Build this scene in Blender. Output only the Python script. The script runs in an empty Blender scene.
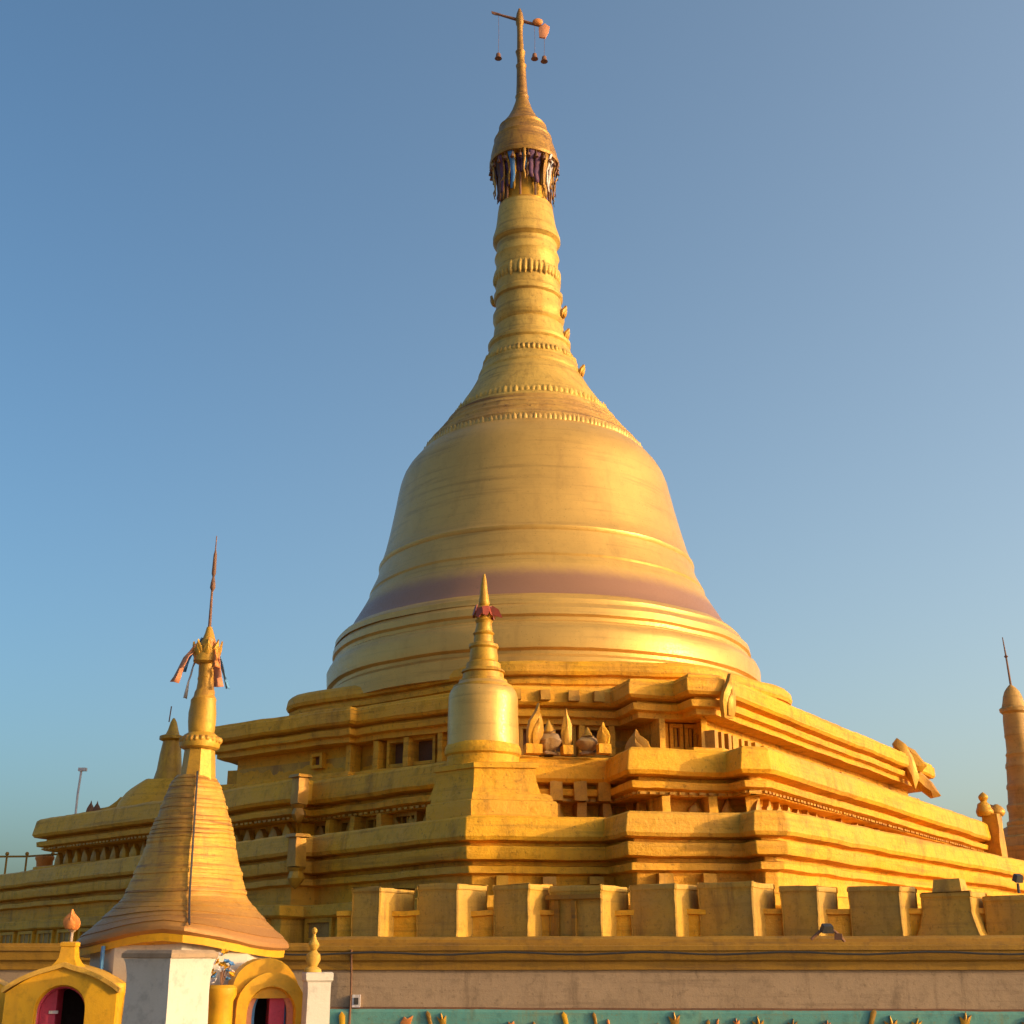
import bpy, bmesh, math, random
from mathutils import Vector, Matrix, noise
random.seed(11)
R = math.radians
C = bpy.context.scene.collection
# ------------------------------------------------------------------ camera
FPX, HOR, EYE = 1300.0, 965.0, 1.7
PITCH = math.atan((HOR - 512.0) / FPX)
SP, CP = math.sin(PITCH), math.cos(PITCH)
cam_d = bpy.data.cameras.new('camera'); cam = bpy.data.objects.new('camera', cam_d); C.objects.link(cam)
cam.location = (0, 0, EYE); cam.rotation_euler = (math.pi / 2 + PITCH, 0, 0)
cam_d.sensor_width = 36; cam_d.lens = 36 * FPX / 1024; cam_d.clip_end = 5000
bpy.context.scene.camera = cam
# ------------------------------------------------------------------ sky and sun
SUN_AZ, SUN_EL = 110.0, 12.0          # clockwise from +Y (the view direction), degrees
w = bpy.data.worlds.new('World'); bpy.context.scene.world = w; w.use_nodes = True
nt = w.node_tree; bg = nt.nodes['Background']
sky = nt.nodes.new('ShaderNodeTexSky'); sky.sky_type = 'NISHITA'; sky.sun_disc = False
sky.sun_elevation = R(SUN_EL); sky.sun_rotation = R(SUN_AZ)
sky.air_density = 1.0; sky.dust_density = 4.0; sky.ozone_density = 1.6
tc = nt.nodes.new('ShaderNodeTexCoord'); sx_n = nt.nodes.new('ShaderNodeSeparateXYZ'); nt.links.new(tc.outputs['Generated'], sx_n.inputs[0])
mr = nt.nodes.new('ShaderNodeMapRange'); mr.interpolation_type = 'SMOOTHSTEP'; mr.inputs[1].default_value = -.5; mr.inputs[2].default_value = .5
nt.links.new(sx_n.outputs[0], mr.inputs[0])
tint = nt.nodes.new('ShaderNodeMix'); tint.data_type = 'RGBA'; nt.links.new(mr.outputs[0], tint.inputs[0])
tint.inputs[6].default_value = (.60, .80, .91, 1); tint.inputs[7].default_value = (1.42, 1.37, 1.27, 1)   # sun side of the sky is hazier
mu = nt.nodes.new('ShaderNodeMix'); mu.data_type = 'RGBA'; mu.blend_type = 'MULTIPLY'; mu.inputs[0].default_value = 1
nt.links.new(sky.outputs[0], mu.inputs[6]); nt.links.new(tint.outputs[2], mu.inputs[7])
nt.links.new(mu.outputs[2], bg.inputs[0]); bg.inputs[1].default_value = 0.15
sd = bpy.data.lights.new('sun', 'SUN'); so = bpy.data.objects.new('sun', sd); C.objects.link(so)
sd.energy = 2.05; sd.angle = R(0.6); sd.color = (1.0, 0.74, 0.36)
sv = Vector((math.sin(R(SUN_AZ)) * math.cos(R(SUN_EL)), math.cos(R(SUN_AZ)) * math.cos(R(SUN_EL)), math.sin(R(SUN_EL))))
so.rotation_euler = sv.to_track_quat('Z', 'Y').to_euler(); so.location = (60, -30, 40)
vs = bpy.context.scene.view_settings
vs.view_transform = 'Standard'; vs.look = 'None'; vs.gamma = 1; vs.exposure = 0.64
# ------------------------------------------------------------------ helpers
def ratio(py):
    v = (512 - py) / FPX
    return (SP + v * CP) / (CP - v * SP)
def at(px, py, Y):
    v = (512 - py) / FPX; t = Y / (CP - v * SP)
    return Vector(((px - 512) / FPX * t, Y, EYE + (SP + v * CP) * t))
def plan(px, py, Y):
    p = at(px, py, Y); return Vector((p.x, p.y))

class MB:
    def __init__(s): s.v = []; s.f = []
    def add(s, vs_, fs_):
        o = len(s.v); s.v += [Vector(p) for p in vs_]; s.f += [tuple(i + o for i in f) for f in fs_]; return s
    def rings(s, rs, cap0=True, cap1=True, closed=True):
        n = len(rs[0]); o = len(s.v)
        for r in rs: s.v += [Vector(p) for p in r]
        m = n if closed else n - 1
        for k in range(len(rs) - 1):
            for i in range(m):
                j = (i + 1) % n
                s.f.append((o + k*n + i, o + k*n + j, o + (k+1)*n + j, o + (k+1)*n + i))
        if cap0: s.f.append(tuple(o + i for i in reversed(range(n))))
        if cap1: s.f.append(tuple(o + (len(rs)-1)*n + i for i in range(n)))
        return s
    def box(s, c, size, rz=0, taper=1.0, tilt=None):
        c = Vector(c); a, b, h = [x / 2 for x in size]
        M = Matrix.Rotation(rz, 3, 'Z')
        if tilt is not None: M = M @ tilt
        r0 = [(-a,-b,-h),(a,-b,-h),(a,b,-h),(-a,b,-h)]
        r1 = [(-a*taper,-b*taper,h),(a*taper,-b*taper,h),(a*taper,b*taper,h),(-a*taper,b*taper,h)]
        return s.rings([[c + M @ Vector(p) for p in r0], [c + M @ Vector(p) for p in r1]])
    def lathe(s, prof, c=(0,0), n=64, lean=(0,0), z0=0, phase=0.0, cap=True):
        rs = []
        for r, z in prof:
            cx = c[0] + lean[0] * (z - z0); cy = c[1] + lean[1] * (z - z0)
            rs.append([(cx + r * math.cos(2*math.pi*i/n + phase), cy + r * math.sin(2*math.pi*i/n + phase), z) for i in range(n)])
        return s.rings(rs, cap, cap)
    def tube(s, pts, r, n=8):
        pts = [Vector(p) for p in pts]; rs = []
        for i, p in enumerate(pts):
            d = (pts[min(i+1, len(pts)-1)] - pts[max(i-1, 0)]).normalized()
            u = d.orthogonal().normalized(); q = d.cross(u)
            if i and abs(u.dot(pu)) < 0.98:
                u = (pu - d * pu.dot(d)).normalized(); q = d.cross(u)
            pu = u
            rr = r[i] if isinstance(r, (list, tuple)) else r
            rs.append([p + (u * math.cos(2*math.pi*k/n) + q * math.sin(2*math.pi*k/n)) * rr for k in range(n)])
        return s.rings(rs)
    def ball(s, c, r, sx=1, sy=1, sz=1, n=12, m=8):
        c = Vector(c); pr = []
        for k in range(m + 1):
            a = -math.pi/2 + math.pi * k / m; pr.append((max(r * math.cos(a), 1e-4), r * math.sin(a)))
        rs = [[c + Vector((rr*math.cos(2*math.pi*i/n)*sx, rr*math.sin(2*math.pi*i/n)*sy, z*sz)) for i in range(n)] for rr, z in pr]
        return s.rings(rs)
    def plate(s, outline, origin, ax, up, th, bulge=0.0):
        """outline in (a,b) -> solid of thickness th, standing at origin; bulges outward like a carved leaf"""
        origin = Vector(origin); ax = Vector(ax).normalized(); up = Vector(up).normalized(); nn = ax.cross(up)
        cx = sum(p[0] for p in outline)/len(outline); cy = sum(p[1] for p in outline)/len(outline)
        def P(p, d, k=1.0): return origin + ax*(cx+(p[0]-cx)*k) + up*(cy+(p[1]-cy)*k) + nn*d
        rs = [[P(p, -th/2) for p in outline], [P(p, th/2) for p in outline]]
        if bulge: rs += [[P(p, th/2 + bulge, .55) for p in outline]]
        return s.rings(rs)
    def warp(s, amp, fr=0.8, amp2=0, fr2=4):
        for v in s.v:
            d = noise.noise_vector(v * fr) * amp
            if amp2: d += noise.noise_vector(v * fr2 + Vector((7,3,1))) * amp2
            v += d
        return s
    def subdiv(s, cuts):
        bm = bmesh.new(); vv = [bm.verts.new(v) for v in s.v]
        for f in s.f:
            try: bm.faces.new([vv[i] for i in f])
            except ValueError: pass
        bmesh.ops.subdivide_edges(bm, edges=bm.edges, cuts=cuts, use_grid_fill=True)
        bm.verts.index_update(); s.v = [v.co.copy() for v in bm.verts]; s.f = [tuple(v.index for v in f.verts) for f in bm.faces]; bm.free(); return s
    def build(s, name, mat, parent=None, sharp=35, smooth=True):
        me = bpy.data.meshes.new(name)
        org = parent_org(parent) if parent else Vector((0,0,0))
        me.from_pydata([v - org for v in s.v], [], s.f); me.update()
        bm = bmesh.new(); bm.from_mesh(me); bmesh.ops.recalc_face_normals(bm, faces=bm.faces); bm.to_mesh(me); bm.free()
        if smooth:
            me.polygons.foreach_set('use_smooth', [True]*len(me.polygons)); me.set_sharp_from_angle(angle=R(sharp))
        me.materials.append(mat)
        o = bpy.data.objects.new(name, me); C.objects.link(o)
        if parent: o.parent = parent
        return o
def parent_org(p):
    v = Vector((0,0,0))
    while p is not None: v += Vector(p.location); p = p.parent
    return v
def tag(o, label=None, cat=None, group=None, kind=None):
    if label: o['label'] = label
    if cat: o['category'] = cat
    if group: o['group'] = group
    if kind: o['kind'] = kind
    return o
def prof_at(tab, Y):
    return [(hw/FPX*Y/(CP-(512-y)/FPX*SP), EYE + ratio(y)*Y) for y, hw in tab]
def thing(name, label, cat, loc, group=None):
    o = bpy.data.objects.new(name, None); C.objects.link(o); o.location = loc; o.empty_display_size = .3
    return tag(o, label, cat, group)
# ------------------------------------------------------------------ materials
def base_mat(name):
    m = bpy.data.materials.new(name); m.use_nodes = True
    return m, m.node_tree, m.node_tree.nodes['Principled BSDF']
def nd(t, typ, **kw):
    n = t.nodes.new(typ)
    for k, v in kw.items(): setattr(n, k, v)
    return n
def noise_tex(t, vec, scale, detail=6, rough=.6, dist=0.0):
    n = nd(t, 'ShaderNodeTexNoise'); n.inputs['Scale'].default_value = scale; n.inputs['Detail'].default_value = detail
    n.inputs['Roughness'].default_value = rough; n.inputs['Distortion'].default_value = dist
    t.links.new(vec, n.inputs['Vector']); return n.outputs['Fac']
def scaled(t, vec, s):
    mp = nd(t, 'ShaderNodeMapping'); mp.inputs['Scale'].default_value = s; t.links.new(vec, mp.inputs['Vector']); return mp.outputs[0]
def ramp(t, fac, a, b, lo=0.0, hi=1.0):
    n = nd(t, 'ShaderNodeMapRange', interpolation_type='SMOOTHSTEP'); n.inputs[1].default_value = a; n.inputs[2].default_value = b
    n.inputs[3].default_value = lo; n.inputs[4].default_value = hi; t.links.new(fac, n.inputs[0]); return n.outputs[0]
def mix(t, fac, a, b):
    n = nd(t, 'ShaderNodeMix', data_type='RGBA')
    if isinstance(fac, float): n.inputs[0].default_value = fac
    else: t.links.new(fac, n.inputs[0])
    for i, c in ((6, a), (7, b)):
        if isinstance(c, tuple): n.inputs[i].default_value = (*c, 1)
        else: t.links.new(c, n.inputs[i])
    return n.outputs[2]
def painted(name, c1, c2, stain=(.12,.06,.02), samt=.6, dirt=.5, rough=.5, metal=0.0, hs=.0, size=1.0, bump=.25, band=None, spec=.4, lines=.0, patch=.6):
    """weathered paint over plaster: patchy two-tone colour, water streaks, horizontal scuffs, grain bump"""
    m, t, b = base_mat(name)
    co = nd(t, 'ShaderNodeTexCoord').outputs['Object']
    big = noise_tex(t, co, .35/size, 5, .6, .4); mid = noise_tex(t, co, 2.2/size, 6, .65); fine = noise_tex(t, co, 14/size, 6, .7)
    col = mix(t, ramp(t, big, .35, .68), c1, c2)
    col = mix(t, ramp(t, mid, .50, .68, 0, patch), col, tuple(x*.62 for x in c1))
    vs_ = noise_tex(t, scaled(t, co, (1.3/size, 1.3/size, .2/size)), 1.0, 6, .7)
    col = mix(t, ramp(t, vs_, .50, .74, 0, samt), col, stain)
    if hs:
        h = noise_tex(t, scaled(t, co, (.2/size, .2/size, 4.5/size)), 1.0, 5, .65)
        col = mix(t, ramp(t, h, .50, .72, 0, hs), col, stain)
    sp = noise_tex(t, co, 6.5/size, 8, .75)
    col = mix(t, ramp(t, sp, .55, .67, 0, dirt), col, stain)
    if band:
        z = nd(t, 'ShaderNodeSeparateXYZ'); t.links.new(co, z.inputs[0])
        wob = nd(t, 'ShaderNodeMath', operation='MULTIPLY_ADD'); t.links.new(mid, wob.inputs[0]); wob.inputs[1].default_value = .35; t.links.new(z.outputs[2], wob.inputs[2])
        col = mix(t, ramp(t, wob.outputs[0], band[0], band[1], 1, 0), col, band[2])
    t.links.new(col, b.inputs['Base Color'])
    t.links.new(ramp(t, fine, .3, .75, rough-.1, min(rough+.18, 1)), b.inputs['Roughness'])
    b.inputs['Metallic'].default_value = metal; b.inputs['Specular IOR Level'].default_value = spec
    if bump:
        ad = nd(t, 'ShaderNodeMath', operation='MULTIPLY_ADD'); t.links.new(mid, ad.inputs[0]); ad.inputs[1].default_value = 2.2; t.links.new(fine, ad.inputs[2])
        if lines:
            ln = noise_tex(t, scaled(t, co, (.35/size, .35/size, 7/size)), 1.0, 4, .7)
            a2 = nd(t, 'ShaderNodeMath', operation='MULTIPLY_ADD'); t.links.new(ln, a2.inputs[0]); a2.inputs[1].default_value = lines; t.links.new(ad.outputs[0], a2.inputs[2]); ad = a2
        bp = nd(t, 'ShaderNodeBump'); bp.inputs['Strength'].default_value = bump; bp.inputs['Distance'].default_value = .06*size
        t.links.new(ad.outputs[0], bp.inputs['Height']); t.links.new(bp.outputs[0], b.inputs['Normal'])
    return m
G1, G2 = (.66,.385,.075), (.60,.36,.095)
M = {}
M['terrace'] = painted('gold_terrace', (.76,.365,.02), (.69,.335,.042), stain=(.15,.055,.014), samt=.5, dirt=.55, hs=.4, rough=.55, metal=.1, spec=.2, bump=.4, lines=.7)
M['bell'] = painted('gold_bell', (.63,.36,.092), (.55,.315,.082), stain=(.32,.17,.045), samt=.35, dirt=.16, hs=.55, rough=.36, metal=.35, bump=.09, spec=.3, lines=1.2, patch=.22)
M['spire'] = painted('gold_spire', (.62,.38,.085), (.50,.29,.06), stain=(.17,.08,.02), samt=.5, dirt=.6, hs=.55, rough=.5, metal=.2, bump=.3, spec=.25, lines=.8)
M['shoulder'] = painted('stained_shoulder', (.52,.29,.06), (.38,.19,.045), stain=(.10,.035,.02), samt=.6, dirt=.7, hs=.9, rough=.6, bump=.4, lines=3.0)
M['crown'] = painted('crown_gold', (.42,.21,.03), (.30,.14,.03), stain=(.08,.03,.012), samt=.7, dirt=.7, hs=.6, rough=.45, metal=.3, size=.4, bump=.4)
M['ornament'] = painted('gold_ornament', (.58,.29,.02), (.40,.18,.025), stain=(.08,.03,.012), samt=.5, dirt=.6, rough=.45, metal=.25, size=.4)
M['frieze'] = painted('frieze_wall', (.48,.25,.05), (.36,.19,.05), stain=(.08,.035,.015), samt=.7, dirt=.6, hs=.4, rough=.6)
M['niche'] = painted('niche_shade_back', (.16,.06,.025), (.10,.045,.02), samt=.4, rough=.7)  # dark brown stands in for the shade inside a deep niche
M['merlon'] = painted('merlon_plaster', (.60,.32,.04), (.48,.265,.05), stain=(.16,.075,.02), samt=.6, dirt=.6, hs=.3, rough=.65, size=.5)
M['ochre'] = painted('ochre_cornice', (.36,.175,.014), (.28,.13,.012), stain=(.12,.06,.02), samt=.5, dirt=.4, hs=.6, rough=.6, size=.6)
M['plaster'] = painted('dimmed_white_plaster', (.39,.255,.155), (.33,.215,.13), stain=(.14,.085,.05), samt=.6, dirt=.5, hs=.35, rough=.8, size=.5)  # dim light on the white wall is put into this browned base; stains over it
M['teal'] = painted('teal_paint', (.10,.29,.26), (.14,.32,.26), stain=(.22,.19,.08), samt=.6, dirt=.7, hs=.4, rough=.6, size=.4)
M['white'] = painted('white_shrine', (.56,.485,.42), (.52,.45,.38), stain=(.45,.36,.28), samt=.25, dirt=.18, rough=.75, size=.3, bump=.18)
M['roof'] = painted('copper_gold_roof', (.60,.30,.035), (.46,.22,.04), stain=(.18,.065,.02), samt=.6, dirt=.6, hs=.85, rough=.5, metal=.2, size=.25, spec=.3, lines=2.0, band=(2.15, 2.75, (.36,.16,.045)))
M['roofgold'] = painted('bright_gold', (.56,.29,.022), (.42,.20,.025), stain=(.14,.055,.015), samt=.65, dirt=.65, rough=.48, metal=.2, size=.2)
M['yellow'] = painted('yellow_paint', (.72,.36,.008), (.62,.29,.01), stain=(.35,.17,.02), samt=.4, dirt=.3, rough=.5, size=.25, bump=.15)
M['pink'] = painted('pink_lining', (.60,.06,.13), (.50,.05,.10), stain=(.2,.02,.04), rough=.6, size=.3, bump=.1)
M['salmon'] = painted('salmon_lining', (.70,.28,.15), (.62,.22,.13), stain=(.3,.1,.05), rough=.6, size=.3, bump=.1)
M['dark'] = painted('void_shade', (.02,.008,.008), (.015,.006,.006), stain=(.01,.005,.005), rough=.8, bump=0)  # near-black colour stands in for the shade deep inside the porches
M['brownstone'] = painted('brown_tower', (.50,.275,.06), (.38,.195,.05), stain=(.13,.06,.02), samt=.5, dirt=.5, hs=.4, rough=.6)
M['black'] = painted('black_metal', (.03,.028,.03), (.04,.035,.03), stain=(.08,.05,.03), rough=.5, size=.2, bump=0)
M['rust'] = painted('rusty_metal', (.22,.09,.04), (.16,.07,.04), stain=(.08,.03,.02), rough=.6, size=.15, bump=.1)
M['red'] = painted('red_paint', (.34,.05,.025), (.26,.05,.02), rough=.5, size=.2, bump=.1)
M['orange'] = painted('orange_paint', (.72,.24,.05), (.62,.20,.05), rough=.5, size=.2, bump=.1)
M['orangecloth'] = painted('orange_cloth', (.62,.25,.13), (.55,.20,.10), stain=(.3,.12,.08), rough=.85, size=.2, bump=.1)
M['purple'] = painted('purple_cloth', (.075,.035,.10), (.15,.05,.09), stain=(.05,.02,.06), rough=.8, size=.2)
M['bluecloth'] = painted('blue_cloth', (.08,.22,.5), (.10,.26,.5), rough=.8, size=.2)
M['palecloth'] = painted('pale_cloth', (.62,.56,.55), (.5,.42,.48), rough=.85, size=.2)
M['lilac'] = painted('lilac_stone', (.42,.33,.33), (.5,.33,.16), stain=(.2,.12,.1), rough=.7, size=.3)
M['ground'] = painted('ground_paving', (.30,.25,.20), (.25,.21,.17), stain=(.15,.11,.08), rough=.85, size=1.0)
# ------------------------------------------------------------------ ground
g = MB(); g.add([(-1500,-300,0),(1500,-300,0),(1500,2500,0),(-1500,2500,0)], [(0,1,2,3)])
tag(g.build('ground', M['ground'], smooth=False), kind='structure')
# ------------------------------------------------------------------ main pagoda: stepped terraces
AX, AY = at(541, 690, 52).x, 52.0
pagoda = thing('golden_pagoda', 'huge golden bell-shaped stupa on stepped terraces filling the centre', 'stupa', (AX, AY, 0))

def offset_poly(poly, o):
    n = len(poly); out = []
    for i in range(n):
        p0, p1, p2 = poly[i-1], poly[i], poly[(i+1) % n]
        d1 = (p1-p0).normalized(); d2 = (p2-p1).normalized()
        n1 = Vector((d1.y, -d1.x)); n2 = Vector((d2.y, -d2.x))
        out.append(p1 + (n1+n2) / max(1 + n1.dot(n2), .35) * o)
    return out
def ring_of(poly, o, z, cnt, r=.04):
    q = offset_poly(poly, o); n = len(q); pts = []
    for i in range(n):
        a, b, c = q[i-1], q[i], q[(i+1) % n]
        d1 = (b-a); d2 = (c-b); rr = min(r, d1.length*.3, d2.length*.3)
        s0 = b - d1.normalized()*rr; s1 = b + d2.normalized()*rr
        pts += [s0, (s0*.5625+b*.375+s1*.0625), (s0 + 2*b + s1)/4, (s0*.0625+b*.375+s1*.5625), s1]
        e1 = c - d2.normalized()*min(r, d2.length*.3)
        for k in range(1, cnt[i]): pts.append(s1.lerp(e1, k/cnt[i]))
    return [Vector((p.x, p.y, z)) for p in pts]
def sweep(poly, prof, name, mat, parent, amp=.035, r=.04):
    cnt = [max(1, int((poly[(i+1) % len(poly)] - poly[i]).length / .35)) for i in range(len(poly))]
    mb = MB(); mb.rings([ring_of(poly, o, z, cnt, r) for o, z in prof], True, True)
    mb.warp(amp, .55, amp*.55, 2.6)
    return mb.build(name, mat, parent, sharp=24)
def on_line(p, d, px, k=1.02):
    """distance along d from p to where the line crosses the vertical plane through the picture column px"""
    a = (px - 512) / FPX / k
    return (a * p.y - p.x) / (d.x - a * d.y)
def make_poly(front, pyl, left_end, right_end, red_l, red_r, step=.85):
    """front: [(px, Y)...] from the near left corner to the near right corner"""
    F = [plan(px, pyl, Y) for px, Y in front]
    L = plan(left_end[0], pyl, left_end[1]); Rr = plan(right_end[0], pyl, right_end[1])
    d = (L - F[0]).normalized(); nl = Vector((d.y, -d.x)) * -1
    if nl.y > 0: nl = -nl
    left = []; o = Vector((0, 0))
    for px in red_l:
        s = on_line(F[0], d, px); p = F[0] + d*s
        left += [p + o, p + o + nl*step]; o = o + nl*step
    left.append(L + o)
    e = (Rr - F[-1]).normalized(); nr = Vector((e.y, -e.x))
    if nr.y > 0: nr = -nr
    right = []; o = Vector((0, 0))
    for px in red_r:
        s = on_line(F[-1], e, px); p = F[-1] + e*s
        right += [p + o, p + o - nr*step]; o = o - nr*step
    right.append(Rr + o)
    back = [Vector((AX + (right[-1].x - AX)*.45, AY + 26)), Vector((AX + (left[-1].x - AX)*.45, AY + 26))]
    return list(reversed(left)) + F + right + back

f0 = [(500,42.9),(700,43.3)]
f1 = [(505,42.1),(612,42.6),(631,41.0),(676,41.4),(689,40.4),(724,40.7)]
f2 = [(482,39.8),(608,40.4),(630,38.3),(728,38.9),(743,37.9),(768,38.1)]
f3 = [(467,36.2),(606,36.8),(629,35.1),(742,35.7),(757,34.8),(786,35.0)]
p0 = make_poly(f0, 675, (283, 49.3), (796, 48.2), [], [])
p1 = make_poly(f1, 700, (216, 50.3), (925, 60), [352], [], .3)
p2 = make_poly(f2, 770, (62, 59), (988, 61), [312], [])
p3 = make_poly(f3, 845, (-70, 72), (1100, 63), [315], [])
E = EYE
t4 = sweep(p3, [(.9,.0),(.9,E+.2),(.72,E+.24),(.72,E+.5),(.45,E+.54),(.4,E+1.32),(.55,E+1.36),(.62,E+1.42),(.62,E+1.7),(.5,E+1.74),(-.3,E+1.78)], 'terrace', M['terrace'], pagoda)
t3 = sweep(p3, [(-.32,E+1.7),(-.32,E+2.3),(-.1,E+2.36),(-.1,E+2.54),(-.34,E+2.58),(-.34,E+2.68),(.02,E+2.72),(.05,E+2.8),(.05,E+3.06),(-.22,E+3.1),(-.22,E+3.17),(.08,E+3.22),(.13,E+3.32),(.05,E+3.80),(-.06,E+3.87),(-.5,E+3.9)], 'terrace', M['terrace'], pagoda)
t2 = sweep(p2, [(.0,E+3.7),(.0,E+3.98),(-.1,E+4.02),(-.88,E+4.05),(-.92,E+4.68),(-.3,E+4.70),(-.3,E+4.82),(-.06,E+4.87),(-.03,E+5.06),(-.36,E+5.1),(-.36,E+5.2),(.06,E+5.25),(.14,E+5.36),(.05,E+5.94),(-.06,E+6.04),(-.6,E+6.1)], 'terrace', M['terrace'], pagoda)
t1 = sweep(p1, [(.0,E+5.9),(.0,E+6.25),(-.12,E+6.3),(-.12,E+6.4),(-1.0,E+6.44),(-1.03,E+7.46),(-.35,E+7.48),(-.35,E+7.66),(-.12,E+7.7),(-.08,E+7.9),(-.3,E+7.91),(-.3,E+8.0),(.02,E+8.05),(.1,E+8.14),(.1,E+8.52),(.03,E+8.57),(.02,E+8.65),(-.1,E+8.69),(-.6,E+8.72)], 'terrace', M['terrace'], pagoda)

t0 = sweep(p0, [(-.1,E+8.6),(-.1,E+8.86),(-.02,E+8.9),(.0,E+9.06),(-.14,E+9.1),(-.14,E+9.16),(.03,E+9.2),(.08,E+9.32),(.05,E+9.56),(-.06,E+9.68),(-.3,E+9.75),(-1.0,E+9.78)], 'terrace', M['terrace'], pagoda, .035, 1.3)

NL = 3          # the polygons start: left end, redent out, redent in, then the front corners
# friezes: carved leaf arches, pilasters and framed panels set into the recesses
LEAF = [(-.5,0),(-.46,.35),(-.3,.62),(-.1,.82),(0,1.0),(.1,.82),(.3,.62),(.46,.35),(.5,0)]
ARCH = [(-.5,0),(-.5,.62),(-.38,.86),(-.16,.98),(0,1.0),(.16,.98),(.38,.86),(.5,.62),(.5,0)]
def edges(poly):
    for i in range(len(poly)):
        a, b = poly[i], poly[(i+1) % len(poly)]; d = (b-a)
        if max(a.y, b.y) > AY + 20: continue
        yield i, a, b, d.length, d.normalized(), Vector((d.normalized().y, -d.normalized().x))
def frieze(poly, off, z, h, wd, pitch, name, mat, parent, th=.1, shape=LEAF, minlen=1.5, bulge=.04, jit=.12):
    for i, a, b, L, d, n in edges(offset_poly(poly, off)):
        if L < minlen: continue
        k = int(L / pitch)
        for j in range(k):
            if random.random() < .08: continue
            p = a + d * (L * (j + .5) / k); s = 1 + random.uniform(-jit, jit)
            mb = MB(); mb.plate([(x*wd*s, y*h*(1+random.uniform(-jit, jit))) for x, y in shape], (p.x, p.y, z), (d.x, d.y, 0), (0,0,1), th, bulge)
            mb.warp(.03, 2.2).build(name, mat, parent)
def dentils(poly, off, z, h, dep, pitch, name, mat, parent, first=0):
    pts = []
    for i in range(len(poly)):
        q = offset_poly(poly, off); a, b = q[i], q[(i+1) % len(q)]; L = (b-a).length; d = (b-a).normalized(); n = Vector((d.y, -d.x))
        k = max(1, int(L/pitch)); pts.append(a)
        if k > 1 and i >= first and min(a.y, b.y) < AY + 20:
            for j in range(k):
                s0 = L*(j+.2)/k; s1 = s0 + L/k*random.uniform(.5,.66); dd = dep*random.uniform(.75,1.1)
                pts += [a+d*s0, a+d*s0+n*dd, a+d*s1+n*dd, a+d*s1]
    MB().rings([[Vector((p.x,p.y,z)) for p in pts], [Vector((p.x,p.y,z+h)) for p in pts]], False, False).build(name, mat, parent, smooth=False)
frieze(p2, -.72, E+4.04, .62, .52, .78, 'frieze_leaf', M['ornament'], t2, th=.2, shape=LEAF)
dentils(p1, -1.01, E+6.46, .62, .5, .42, 'dentil_row', M['ornament'], t1, NL+len(f1)-1)
dentils(p2, -.29, E+4.725, .07, .12, .28, 'dentil_row', M['ornament'], t2)

def wall_frame(a, d, n, s0, s1, z0, z1, mat, parent, dep=.3, bars=0, back=None, name='niche'):
    """rectangular framed panel: jambs standing proud of the wall, back by default coloured as niche shade"""
    A = a + d*s0; ang = math.atan2(d.y, d.x); w_ = s1-s0; mid = a + d*((s0+s1)/2)
    mb = MB(); t = .12
    for s in (s0+t/2, s1-t/2):
        p = a + d*s + n*dep/2; mb.box((p.x, p.y, (z0+z1)/2), (t, dep, z1-z0), ang)
    for z in (z0+t/2, z1-t/2):
        p = mid + n*dep/2; mb.box((p.x, p.y, z), (w_-2*t-.004, dep*.94, t), ang)
    for k in range(bars):
        p = a + d*(s0 + w_*(k+1)/(bars+1)) + n*dep*.3; mb.box((p.x, p.y, (z0+z1)/2), (.09, dep*.5, z1-z0-2*t-.004), ang)
    o = mb.warp(.012, 3).build(name, mat, parent)
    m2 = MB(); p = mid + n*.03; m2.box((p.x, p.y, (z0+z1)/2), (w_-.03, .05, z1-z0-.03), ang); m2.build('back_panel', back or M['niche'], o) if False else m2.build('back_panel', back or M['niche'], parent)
    return o
def edge_of(poly, off, i):
    q = offset_poly(poly, off); a, b = q[i], q[(i+1) % len(q)]; d = (b-a).normalized()
    return a, d, Vector((d.y, -d.x)), (b-a).length
# first terrace: framed panels with shade-coloured backs along the front recess and the left face
a, d, n, L = edge_of(p1, -1.02, NL)
for s in (.15, 1.25, 2.35): wall_frame(a, d, n, s, s+.8, E+6.5, E+7.48, M['ornament'], t1, dep=.42)
a, d, n, L = edge_of(p1, -1.02, NL+2)
for s in (.1, .62, 1.14): wall_frame(a, d, n, s, s+.46, E+6.55, E+7.42, M['terrace'], t1, dep=.2, bars=1)
a, d, n, L = edge_of(p1, -1.02, NL-1)
wall_frame(a, d, n, L-5.2, L-3.0, E+6.5, E+7.48, M['terrace'], t1, dep=.4); wall_frame(a, d, n, L-2.6, L-1.0, E+6.5, E+7.48, M['terrace'], t1, dep=.3)
a, d, n, L = edge_of(p1, -1.02, 0)
wall_frame(a, d, n, L-1.6, L-1.0, E+6.75, E+7.3, M['terrace'], t1, dep=.25)
def corbels(poly, off, seg, spots, z0, z1, wd, dep, mat, parent, name='corbel'):
    a, d, n, L = edge_of(poly, off, seg); ang = math.atan2(d.y, d.x)
    for s_ in spots:
        if s_ + wd > L: continue
        p = a + d*(s_ + wd/2) + n*dep/2; k = random.uniform(.88, 1.1)
        MB().box((p.x, p.y, (z0+z1)/2), (wd*k, dep*k, z1-z0), ang, random.uniform(.9, 1.0)).subdiv(2).warp(.03, 2.5, .015, 8).build(name, mat, parent)
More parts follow.
